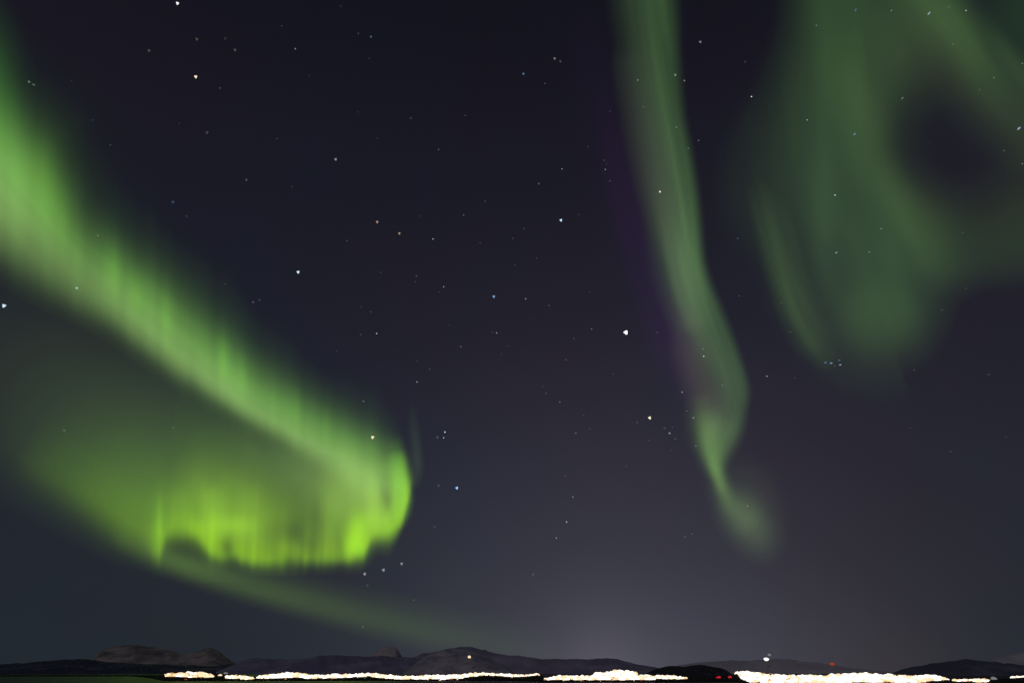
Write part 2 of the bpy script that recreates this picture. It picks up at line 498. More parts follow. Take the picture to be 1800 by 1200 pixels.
hill_light(1347, 1157.5, 3.1, 9600, 'white', 'bright white light on the pale hill right of the wooded hill')
hill_light(1352, 1150, 2.6, 10100, 'dim', 'dim light just above the bright white hill light')
hill_light(825, 1154, 2.6, 6150, 'warm', 'small warm lamp near the top of the round grey mound')
hill_light(1462, 1166, 3.0, 9700, 'ember', 'reddish mast light above the broad right strip')

# ------------------------------------------------------------------ AURORA FIELDS (brightness of the glow over the sky, traced on the photograph)
#FIELDS-BEGIN
BG = (28, 29, 38)


def catmull(pts, n=14):
    """Smooth curve through rows of (x, y, ...)."""
    P = np.asarray(pts, float)
    P = np.vstack([2 * P[0] - P[1], P, 2 * P[-1] - P[-2]])
    out = []
    for i in range(1, len(P) - 2):
        for t in np.linspace(0, 1, n, endpoint=False):
            a, b_, c, d = P[i - 1], P[i], P[i + 1], P[i + 2]
            out.append(0.5 * (2 * b_ + (c - a) * t + (2 * a - 5 * b_ + 4 * c - d) * t * t + (3 * b_ - a - 3 * c + d) * t ** 3))
    out.append(P[-2])
    return np.array(out)


def glow_colour(c):
    return lin(c) - lin(BG)


def ribbon(X, Y, rows, col_neg, col_pos, p_neg=2.0, p_pos=2.0, tail=0.0, tail_len=3.0, streak=None):
    """rows of (x, y, width on the negative side, width on the positive side, strength). The positive side lies to the
    right when one travels along the curve in the picture (y down: below a curve that runs to the right).
    Returns the light (n,3) and, per point, the height in the picture of the curve there."""
    C = catmull(rows)
    P = C[:, :2]
    best = np.full(X.shape, 1e18); idx = np.zeros(X.shape, int)
    for k in range(len(P)):
        d = (X - P[k, 0]) ** 2 + (Y - P[k, 1]) ** 2
        m = d < best
        best[m] = d[m]; idx[m] = k
    T = np.gradient(P, axis=0)
    T /= np.linalg.norm(T, axis=1, keepdims=True) + 1e-9
    dx = X - P[idx, 0]; dy = Y - P[idx, 1]
    cross = T[idx, 0] * dy - T[idx, 1] * dx
    along = T[idx, 0] * dx + T[idx, 1] * dy
    wn = np.maximum(C[idx, 2], 1); wp = np.maximum(C[idx, 3], 1)
    s = np.tanh(cross / (0.5 * (wn + wp)) * 1.6) * 0.5 + 0.5          # 0 on the negative side, 1 on the positive
    u = np.sqrt((cross / np.where(cross > 0, wp, wn)) ** 2 + (along / (0.5 * (wn + wp))) ** 2)
    pr = np.where(cross > 0, p_pos, p_neg)
    f = np.exp(-0.693 * u ** pr)                                       # width = half-brightness distance
    if tail:
        f = f * (1 - tail) + tail * np.exp(-0.693 * u / tail_len * 2)
    amp = np.maximum(C[idx, 4], 0)
    if streak:                                                         # filaments that run along the band: (depth, width in px, seed)
        k_, w_, sd = streak
        n_ = 0.6 * noise2(cross, idx, w_, 34, sd) + 0.4 * noise2(cross, idx, w_ * 0.45, 26, sd + 1)
        amp = amp * (1 + k_ * 2 * (n_ - 0.5))
    col = glow_colour(col_neg)[None] * (1 - s)[:, None] + glow_colour(col_pos)[None] * s[:, None]
    return col * (f * amp)[:, None], P[idx, 1]


def blob(X, Y, cx, cy, sx, sy, rot, col, strength=1.0, p=2.0):
    c, s = math.cos(R(rot)), math.sin(R(rot))
    dx, dy = X - cx, Y - cy
    u = np.sqrt(((dx * c + dy * s) / sx) ** 2 + ((-dx * s + dy * c) / sy) ** 2)
    return glow_colour(col)[None] * (strength * np.exp(-0.693 * u ** p))[:, None]


def sig(t):
    return 1 / (1 + np.exp(-np.clip(t, -40, 40)))


def rays(X, Y, seed, lean=0.06, periods=(34, 15, 8), amps=(0.5, 0.3, 0.2)):
    """Ray structure of a curtain: bright and dark columns, nearly upright."""
    q = X + lean * (Y - 800)
    r = 0
    for i, (pp, a) in enumerate(zip(periods, amps)):
        r = r + a * smooth_noise1(q, pp, seed + i)
    return r / sum(amps)


TIP_EDGE = [(600, 688), (700, 692), (740, 696), (780, 704), (810, 711), (850, 717), (880, 719), (905, 715), (920, 708), (932, 700), (960, 690)]


def tip_edge(X, Y, soft=4.0):
    """The fold ends at the right along this line; the glow falls off quickly beyond it, more slowly high up."""
    xe = interp(Y, TIP_EDGE)
    sf = soft + np.clip((790 - Y) / 14, 0, 14)
    return sig((xe + 2 - X) / sf)


def fold_dips(X, Y):
    """Dims the glow of the fold in slanted streaks and small patches."""
    def dip(cx, cy, sx, sy, rot, k):
        c, s_ = math.cos(R(rot)), math.sin(R(rot))
        dx, dy = X - cx, Y - cy
        return 1 - k * np.exp(-((dx * c + dy * s_) / sx) ** 2 - ((-dx * s_ + dy * c) / sy) ** 2)
    return dip(676, 866, 8, 46, -16, 0.30) * dip(398, 962, 12, 20, -6, 0.50) * dip(524, 936, 16, 26, 0, 0.22) * dip(560, 915, 10, 40, -4, 0.18) * dip(598, 960, 7, 34, -10, 0.20) * dip(348, 900, 14, 40, -14, 0.14)


def f_upper_band(X, Y):
    fine = rays(X, Y, 95, lean=0.02, periods=(26, 13, 9), amps=(0.35, 0.4, 0.25))
    rr = rays(X, Y, 5, lean=0.03, periods=(60, 26, 12), amps=(0.5, 0.35, 0.15))
    yy = Y + (rr - 0.5) * 13 * np.clip((Y < 800), 0, 1)
    rows = [(-70, 206, 44, 80, 0.75), (-30, 264, 54, 80, 0.95), (10, 320, 58, 86, 1.12), (55, 370, 50, 78, 1.04), (100, 421, 44, 66, 0.84), (150, 467, 43, 55, 0.80), (200, 509, 45, 45, 0.90),
            (260, 554, 46, 40, 1.02), (320, 606, 42, 35, 1.12), (380, 657, 39, 30, 1.12), (440, 704, 37, 26, 1.05), (500, 742, 36, 24, 0.96), (560, 774, 38, 27, 0.95), (615, 802, 36, 32, 0.9), (660, 832, 30, 38, 0.74)]
    a, yb = ribbon(X, yy, rows, (100, 146, 70), (117, 151, 86), p_neg=1.8, p_pos=2.7, streak=(0.10, 22, 51))
    # upward reaching faint green rays
    rows2 = [(-40, 140, 44, 60, 0.5), (0, 230, 50, 60, 0.7), (55, 330, 46, 50, 0.75), (125, 402, 46, 50, 0.65), (210, 462, 50, 50, 0.75), (300, 542, 54, 50, 0.8), (400, 632, 50, 46, 0.8), (500, 702, 48, 40, 0.8), (600, 752, 48, 40, 0.75), (680, 775, 40, 36, 0.6)]
    b_, _ = ribbon(X, yy, rows2, (42, 60, 48), (52, 84, 52), p_neg=1.5, p_pos=1.8)
    a = a + b_ * (0.15 + 0.45 * rr + 0.5 * fine)[:, None]
    a *= (0.88 + 0.24 * fine)[:, None]
    a += blob(X, Y, 90, 250, 150, 220, -36, (29, 34, 37), 1.0)
    a += blob(X, Y, 78, 330, 26, 60, -12, (70, 118, 42), 0.5)
    a += blob(X, Y, -6, 190, 30, 110, -8, (52, 92, 46), 0.8)
    for (cx, cy, sx, sy, k) in ((110, 395, 12, 34, .22), (200, 478, 12, 34, .42), (240, 520, 11, 30, .42), (292, 560, 10, 32, .40), (392, 628, 9, 30, .50), (426, 660, 7, 28, .30), (520, 715, 8, 26, .25), (572, 752, 7, 24, .2)):
        a += blob(X, Y, cx, cy, sx, sy, -3, (72, 118, 42), k)
    return a * tip_edge(X, Y)[:, None], yb


FOLD_BOTTOM = [(255, 960), (270, 972), (280, 972), (288, 958), (293, 942), (302, 934), (320, 935), (338, 941), (352, 952), (364, 966), (374, 977), (386, 981), (396, 981), (405, 981), (414, 980), (424, 985), (440, 988), (470, 990),
               (500, 988), (530, 985), (560, 988), (590, 988), (615, 984), (632, 978), (640, 974), (645, 962), (652, 948), (660, 944), (672, 944), (684, 941), (696, 934), (706, 924), (712, 900), (718, 880), (724, 850)]
FOLD_AMP = [(255, 0.28), (272, 0.5), (281, 0.62), (290, 0.40), (310, 0.52), (340, 0.72), (370, 1.05), (388, 1.15), (402, 0.85), (420, 0.90), (445, 1.0), (465, 0.96), (490, 0.92), (510, 0.84), (530, 0.80), (555, 0.88), (572, 1.05),
            (590, 0.88), (605, 1.0), (622, 1.0), (638, 1.05), (650, 1.22), (665, 1.36), (685, 1.3), (705, 1.2), (724, 0.9)]
FOLD_H = [(255, 60), (281, 70), (300, 60), (340, 95), (390, 120), (440, 120), (480, 85), (520, 62), (550, 70), (580, 95), (620, 110), (660, 92), (700, 76), (724, 70)]


def f_lower_fold(X, Y):
    yb = interp(X, FOLD_BOTTOM); am = interp(X, FOLD_AMP); hh = interp(X, FOLD_H)
    rr = rays(X, Y, 21, lean=0.05, periods=(30, 13, 7), amps=(0.4, 0.35, 0.25))
    t = yb + (rr - 0.5) * 6 - Y
    edge = sig((X - 258) / 6) * tip_edge(X, Y, 3.4)
    soft = 3.6 + 5.0 * smooth_noise1(X, 46, 77) + 1.5 * np.exp(-((X - 325) / 40) ** 2)
    mott = 0.78 + 0.44 * noise2(X, Y, 34, 30, 88)
    f = 1.12 * mott * sig(t / soft) * np.exp(-np.maximum(t - 8, 0) / hh) * np.clip(1.2 - t / (1.8 * hh), 0, 1) * edge * am * (0.62 + 0.76 * rr)
    low = np.exp(-np.maximum(t, 0) / 60)[:, None]
    col = glow_colour((110, 144, 58))[None] * (1 - low) + glow_colour((116, 161, 24))[None] * low
    a = col * f[:, None]
    a *= fold_dips(X, Y)[:, None]
    a += blob(X, Y, 630, 932, 15, 24, 8, (116, 172, 0), 0.9)
    a += blob(X, Y, 417, 921, 28, 13, 4, (84, 112, 40), 0.7)
    a += blob(X, Y, 375, 938, 9, 30, 4, (90, 124, 36), 0.55)
    a += blob(X, Y, 588, 905, 22, 46, 0, (82, 112, 46), 0.6)
    a += blob(X, Y, 628, 962, 15, 16, 0, (104, 160, 20), 0.5)
    return a, yb


def f_tip(X, Y):
    # bright turn of the fold at its right end
    rows = [(696, 790, 18, 13, 0.12), (699, 808, 20, 13, 0.6), (702, 830, 20, 13, 0.92), (704, 860, 20, 13, 1.0), (701, 885, 19, 12, 0.8), (690, 912, 18, 14, 0.5), (675, 928, 16, 14, 0.3)]
    a, _ = ribbon(X, Y, rows, (108, 168, 52), (98, 156, 56), p_neg=2.0, p_pos=2.2, streak=(0.22, 12, 61))
    a *= (tip_edge(X, Y, 3.0) * fold_dips(X, Y))[:, None]
    g, _ = ribbon(X, Y, [(722, 690, 8, 8, 0.0), (729, 760, 8, 8, 0.5), (734, 815, 7, 7, 0.9), (733, 850, 7, 7, 0.2)], (46, 56, 50), (46, 56, 50))
    return a + g


def f_inner_glow(X, Y):
    rows = [(30, 792, 56, 26, 0.06), (72, 818, 62, 29, 0.30), (118, 842, 70, 30, 0.54), (172, 874, 84, 30, 0.92), (225, 908, 94, 30, 1.22), (280, 932, 95, 26, 1.2), (340, 922, 100, 24, 1.08), (400, 915, 105, 30, 0.9),
            (470, 900, 105, 40, 0.55), (540, 890, 100, 40, 0.5), (610, 880, 80, 40, 0.5), (660, 870, 50, 30, 0.4)]
    a, yb = ribbon(X, Y, rows, (75, 108, 44), (78, 108, 38), p_neg=1.9, p_pos=1.8, streak=(0.08, 40, 71))
    a += blob(X, Y, 300, 790, 200, 100, 10, (56, 73, 50), 0.85)
    a += blob(X, Y, 110, 660, 190, 130, 25, (42, 51, 44), 0.75)
    a += blob(X, Y, 560, 835, 90, 44, 22, (84, 108, 64), 0.8)
    a += blob(X, Y, 628, 862, 50, 42, 0, (104, 130, 66), 0.6)
    a += blob(X, Y, 662, 904, 20, 28, 22, (104, 132, 62), 0.55)
    a += blob(X, Y, 322, 988, 56, 15, 18, (56, 74, 44), 0.7)
    a += blob(X, Y, 410, 900, 90, 46, 4, (88, 120, 40), 0.75)
    a += blob(X, Y, 279, 925, 6, 36, 2, (80, 128, 40), 0.75)
    a *= (1 - 0.55 * np.exp(-((X - 318) / 34) ** 2 - ((Y - 962) / 20) ** 2))[:, None]
    a *= (tip_edge(X, Y) * fold_dips(X, Y))[:, None]
    return a, yb


def f_tail(X, Y):
    rows = [(225, 948, 22, 16, 0.5), (290, 982, 22, 15, 0.85), (360, 1008, 23, 15, 0.95), (430, 1028, 24, 16, 0.95), (520, 1053, 25, 17, 0.8), (620, 1080, 27, 18, 0.62), (720, 1104, 30, 19, 0.47), (820, 1126, 34, 20, 0.30), (920, 1144, 38, 22, 0.16), (1000, 1155, 40, 22, 0.0)]
    return ribbon(X, Y, rows, (60, 80, 48), (62, 80, 46), p_neg=1.8, p_pos=1.9, streak=(0.12, 14, 57))


def f_ribbon(X, Y):
    rows = [(1133, -60, 34, 42, 0.8), (1144, 40, 33, 38, 0.82), (1154, 110, 30, 32, 0.82), (1169, 200, 25, 26, 0.90), (1184, 280, 23, 26, 0.98), (1196, 350, 27, 25, 1.06), (1205, 410, 32, 22, 1.33), (1213, 460, 32, 20, 1.46),
            (1224, 505, 32, 21, 1.40), (1240, 550, 30, 23, 1.14), (1259, 600, 27, 24, 1.02), (1277, 645, 25, 23, 0.98), (1289, 685, 25, 22, 0.94), (1288, 720, 28, 20, 0.85), (1281, 755, 36, 20, 0.85), (1268, 785, 34, 20, 0.6), (1262, 812, 22, 16, 0.3)]
    # negative side = right of the picture here, because the curve runs downwards
    rows = [(a, b_, d, c, e) for (a, b_, c, d, e) in rows]
    a, yb = ribbon(X, Y, rows, (62, 87, 58), (63, 85, 60), p_neg=3.6, p_pos=1.8, streak=(0.34, 12, 31))
    g, _ = ribbon(X, Y, [(1110, 120, 26, 26, 0.3), (1140, 250, 30, 28, 0.7), (1160, 340, 30, 26, 0.9), (1178, 420, 26, 20, 0.9), (1196, 500, 24, 18, 0.9), (1214, 560, 22, 20, 0.9)], (60, 68, 60), (60, 66, 60), 2, 2.4)
    a += g
    g, _ = ribbon(X, Y, [(1212, 560, 24, 24, 0.2), (1218, 610, 26, 26, 0.9), (1228, 660, 28, 24, 1.0), (1240, 700, 30, 22, 1.0), (1252, 740, 28, 22, 0.7)], (58, 56, 56), (58, 54, 56), 2, 2)
    a += g
    g, _ = ribbon(X, Y, [(1232, 715, 18, 14, 0.2), (1240, 755, 24, 13, 0.75), (1247, 790, 20, 12, 1.0), (1255, 820, 12, 9, 1.2), (1264, 846, 10, 8, 1.0), (1275, 872, 11, 10, 0.5), (1284, 890, 12, 12, 0.2)], (86, 118, 66), (84, 114, 64), 2, 2)
    a += g
    g, _ = ribbon(X, Y, [(1268, 866, 22, 16, 0.2), (1288, 892, 24, 20, 0.55), (1304, 912, 24, 22, 0.5), (1318, 928, 22, 22, 0.2), (1326, 936, 20, 20, 0.0)], (68, 86, 58), (68, 86, 60), 2, 2)
    a += g
    a += blob(X, Y, 1322, 922, 26, 40, -28, (64, 80, 58), 0.85, 2.2)
    a += blob(X, Y, 1318, 880, 44, 60, -20, (48, 52, 50), 0.6)
    return a, yb


def f_fringe(X, Y):
    rows = [(1030, 40, 40, 50, 0.35), (1060, 180, 34, 46, 0.55), (1092, 300, 26, 44, 0.8), (1118, 390, 22, 42, 1.0), (1142, 465, 20, 40, 1.15), (1166, 530, 22, 40, 1.3), (1186, 590, 28, 40, 1.5), (1200, 650, 28, 40, 0.9), (1215, 720, 24, 36, 0.4)]
    return ribbon(X, Y, rows, (36, 30, 48), (35, 29, 48), 2, 1.6)


def f_streak(X, Y):
    rows = [(1318, 250, 30, 30, 0.0), (1334, 320, 28, 24, 0.10), (1348, 376, 26, 20, 0.42), (1363, 434, 26, 17, 0.8), (1381, 500, 26, 16, 1.05), (1400, 550, 25, 16, 1.05), (1424, 592, 24, 18, 0.8), (1446, 622, 22, 18, 0.35)]
    return ribbon(X, Y, rows, (47, 60, 47), (54, 74, 50), 2, 1.8, streak=(0.36, 9, 44))


def f_veil(X, Y):
    rows = [(1438, -80, 130, 36, 0.95), (1452, 40, 150, 44, 1.0), (1458, 140, 130, 66, 1.0), (1465, 240, 100, 95, 1.0), (1480, 330, 100, 108, 0.97), (1505, 420, 118, 92, 0.97), (1530, 490, 98, 92, 0.97), (1543, 528, 84, 84, 0.96)]
    a, yb = ribbon(X, Y, rows, (51, 72, 51), (51, 71, 51), p_neg=2.6, p_pos=1.8, streak=(0.17, 40, 41))
    g, _ = ribbon(X, Y, [(1455, 60, 40, 40, 0.2), (1490, 140, 40, 50, 0.8), (1524, 205, 30, 50, 1.0), (1545, 270, 24, 46, 1.0), (1566, 330, 30, 30, 1.0), (1594, 385, 36, 22, 1.0), (1622, 435, 40, 20, 0.8), (1645, 475, 36, 20, 0.3)], (45, 56, 44), (45, 56, 46), 2.2, 2)
    a += g
    a += blob(X, Y, 1690, 255, 130, 110, 25, (38, 38, 39), 0.8)
    a += blob(X, Y, 1550, 556, 66, 56, 0, (44, 58, 44), 0.55, 3.2)
    a += blob(X, Y, 1446, 370, 18, 90, -3, (44, 58, 48), 0.7)
    g, _ = ribbon(X, Y, [(1600, 440, 80, 52, 0.4), (1660, 452, 74, 48, 0.75), (1730, 436, 76, 52, 0.62), (1810, 410, 90, 70, 0.65), (1880, 395, 90, 80, 0.65)], (44, 62, 46), (45, 63, 47), 2, 2.6)
    a += g
    a += blob(X, Y, 1610, 70, 70, 70, 20, (48, 56, 46), 0.7)
    hole = np.exp(-(((X - 1675) * math.cos(R(28)) + (Y - 265) * math.sin(R(28))) / 118) ** 4 - ((-(X - 1675) * math.sin(R(28)) + (Y - 265) * math.cos(R(28))) / 82) ** 4)
    a *= (1 - 0.50 * hole)[:, None]
    return a, yb


def f_corner(X, Y):
    rows = [(1590, -70, 40, 36, 0.8), (1645, 10, 40, 34, 1.0), (1685, 70, 36, 32, 1.0), (1720, 120, 34, 34, 0.85), (1765, 175, 40, 40, 0.55), (1830, 230, 50, 50, 0.4)]
    a, yb = ribbon(X, Y, rows, (56, 78, 52), (56, 75, 52), 2.2, 2.0, streak=(0.18, 20, 47))
    g, _ = ribbon(X, Y, [(1730, 40, 14, 14, 0.2), (1768, 92, 14, 14, 0.7), (1800, 132, 14, 14, 0.8), (1840, 180, 14, 14, 0.6)], (46, 60, 46), (46, 60, 46), 2, 2)
    a += g
    a += blob(X, Y, 1800, 20, 60, 90, 0, (37, 54, 42), 0.9)
    a += blob(X, Y, 1740, 180, 120, 90, 20, (36, 40, 42), 0.8)
    return a, yb
#FIELDS-END


# ------------------------------------------------------------------ AURORA OBJECTS
m_aur, t = new_mat('aurora_light')
out = N(t, 'ShaderNodeOutputMaterial')
at = N(t, 'ShaderNodeAttribute'); at.attribute_name = 'light'; at.attribute_type = 'GEOMETRY'
em = N(t, 'ShaderNodeEmission'); tr = N(t, 'ShaderNodeBsdfTransparent'); ad = N(t, 'ShaderNodeAddShader')
L(t, at.outputs['Color'], em.inputs['Color']); em.inputs['Strength'].default_value = 0.5     # near and far wall of the glowing layer
L(t, em.outputs[0], ad.inputs[0]); L(t, tr.outputs[0], ad.inputs[1]); L(t, ad.outputs[0], out.inputs['Surface'])
m_aur.cycles.emission_sampling = 'NONE'

BASE_ALT = 105e3          # height of the curtains' brightest line
MIN_GLOW = 0.0014


def aurora_body(name, fields, box, step, parent, origin, push=0.0, thick=14e3, keep=MIN_GLOW):
    """A closed glowing layer: it stands upright over the line of its own brightest glow at BASE_ALT and is `thick` metres deep."""
    x0, y0, x1, y1 = box
    gx = np.arange(x0, x1 + step, step); gy = np.arange(y0, y1 + step, step)
    X, Y = np.meshgrid(gx, gy)
    sh = X.shape
    Xf, Yf = X.ravel().astype(float), Y.ravel().astype(float)
    light = np.zeros((Xf.size, 3)); yb = None
    for f in fields:
        r = f(Xf, Yf)
        if isinstance(r, tuple):
            light += r[0]
            yb = r[1] if yb is None else yb
        else:
            light += r
    lum = light.max(1)
    fade = np.clip((lum - keep) / (4 * keep), 0, 1)
    fade = fade * fade * (3 - 2 * fade)
    light = np.maximum(light, -0.004) * fade[:, None]
    light = np.maximum(light, 0)
    d = direction(Xf, Yf)
    dbase = direction(Xf, np.minimum(yb, 1120))
    hb = np.hypot(dbase[:, 0], dbase[:, 1])
    r = np.clip(BASE_ALT * hb / np.maximum(dbase[:, 2], 1e-3), 80e3, 700e3) + push
    # even out the stand so that the wall has no tears
    r = r.reshape(sh)
    for _ in range(10):
        rp = np.pad(r, 1, mode='edge')
        r = (rp[:-2, 1:-1] + rp[2:, 1:-1] + rp[1:-1, :-2] + rp[1:-1, 2:] + rp[1:-1, 1:-1]) / 5
    r = r.ravel()
    h = np.hypot(d[:, 0], d[:, 1])
    near = d / h[:, None] * r[:, None]
    far = d / h[:, None] * (r + thick)[:, None]
    near[:, 2] += EYE_H; far[:, 2] += EYE_H
    on = (lum > keep).reshape(sh)
    quad = on[:-1, :-1] | on[1:, :-1] | on[:-1, 1:] | on[1:, 1:]
    nx = sh[1]
    qi, qj = np.nonzero(quad)
    a = qi * nx + qj
    q = np.stack([a, a + 1, a + nx + 1, a + nx], 1)
    used = np.unique(q); remap = -np.ones(Xf.size, int); remap[used] = np.arange(used.size)
    q = remap[q]
    nu = used.size
    verts = np.vstack([near[used], far[used]]) - np.asarray(origin)[None]
    faces = q.tolist() + (q[:, ::-1] + nu).tolist()
    edges = {}
    for f in q.tolist():
        for k in range(4):
            e = (f[k], f[(k + 1) % 4])
            if (e[1], e[0]) in edges:
                del edges[(e[1], e[0])]
            else:
                edges[e] = 1
    for (u, v) in edges:
        faces.append((v, u, u + nu, v + nu))
    o = add_mesh(name, verts, faces, m_aur, parent)
    col = np.ones((2 * nu, 4), np.float32)
    col[:nu, :3] = light[used]; col[nu:, :3] = light[used]
    at_ = o.data.attributes.new('light', 'FLOAT_COLOR', 'POINT')
    at_.data.foreach_set('color', col.ravel())
    if parent is None:
        o.location = tuple(origin)
    return o


AUR = 'bands of the northern lights'


def aurora_root(name, x, y, label):
    p = ground_point(x, y, 300e3)
    e = bpy.data.objects.new(name, None)
    e.location = tuple(p)
    e.empty_display_size = 1000
    COL.objects.link(e)
    tag(e, label, 'aurora', AUR)
    return e, tuple(p)


root, org = aurora_root('aurora_arc', 560, 800, 'brightest green arc sweeping from the left edge and folding back at a ragged tip')
aurora_body('upper_band', [f_upper_band], (-120, -60, 840, 960), 5, root, org, push=0)
aurora_body('lower_fold', [f_lower_fold, f_tip], (236, 640, 752, 1010), 4, root, org, push=9e3)
aurora_body('inner_glow', [f_inner_glow], (-120, 440, 780, 1020), 8, root, org, push=60e3)
o = aurora_body('aurora_band', [f_tail], (160, 880, 1010, 1176), 7, None, tuple(ground_point(600, 1080, 500e3)), push=120e3)
tag(o, 'dull olive aurora band trailing from under the bright fold down to the hills', 'aurora', AUR)
root, org = aurora_root('aurora_ribbon', 1240, 600, 'tall narrow green ribbon twisting down right of the middle with a violet left fringe')
aurora_body('ribbon', [f_ribbon], (1000, -60, 1400, 1010), 5, root, org)
aurora_body('violet_fringe', [f_fringe], (930, -60, 1290, 800), 8, root, org, push=30e3)
o = aurora_body('aurora_streak', [f_streak], (1270, 230, 1500, 680), 6, None, tuple(ground_point(1400, 540, 250e3)))
tag(o, 'thin faint green streak slanting down to the blue star cluster', 'aurora', AUR)
o = aurora_body('aurora_veil', [f_veil], (1240, -60, 1900, 760), 8, None, tuple(ground_point(1520, 400, 250e3)), push=40e3)
tag(o, 'broad soft green veil with a dark round gap at the upper right', 'aurora', AUR)
o = aurora_body('aurora_band', [f_corner], (1480, -60, 1900, 460), 8, None, tuple(ground_point(1720, 80, 200e3)), push=10e3)
tag(o, 'short green band crossing the upper right corner above the dark gap', 'aurora', AUR)

# ------------------------------------------------------------------ STARS
STAR_R = 70e3
STAR_COL = {'white': (0.95, 0.97, 1.0), 'warm': (1.0, 0.86, 0.62), 'blue': (0.34, 0.60, 1.0), 'ice': (0.60, 0.80, 1.0), 'grey': (0.80, 0.80, 0.84), 'amber': (1.0, 0.72, 0.50),
            'violet': (0.62, 0.60, 1.0), 'teal': (0.50, 0.85, 0.90), 'green': (0.60, 0.85, 0.62), 'red': (1.0, 0.45, 0.45)}
STAR_LEVELS = [0.008, 0.018, 0.034, 0.07, 0.14, 0.24, 0.45, 1.1]   # near and far side of each body add up
star_mats = {}


def star_mat(colour, level):
    k = (colour, level)
    if k not in star_mats:
        m, t_ = new_mat('star_light_%s_%d' % k)
        o_ = N(t_, 'ShaderNodeOutputMaterial'); e_ = N(t_, 'ShaderNodeEmission')
        e_.inputs['Color'].default_value = (*STAR_COL[colour], 1); e_.inputs['Strength'].default_value = STAR_LEVELS[level]
        tr_ = N(t_, 'ShaderNodeBsdfTransparent'); ad_ = N(t_, 'ShaderNodeAddShader')
        L(t_, e_.outputs[0], ad_.inputs[0]); L(t_, tr_.outputs[0], ad_.inputs[1]); L(t_, ad_.outputs[0], o_.inputs[0])   # a star's light adds to the aurora behind it
        m.cycles.emission_sampling = 'NONE'
        star_mats[k] = m
    return star_mats[k]


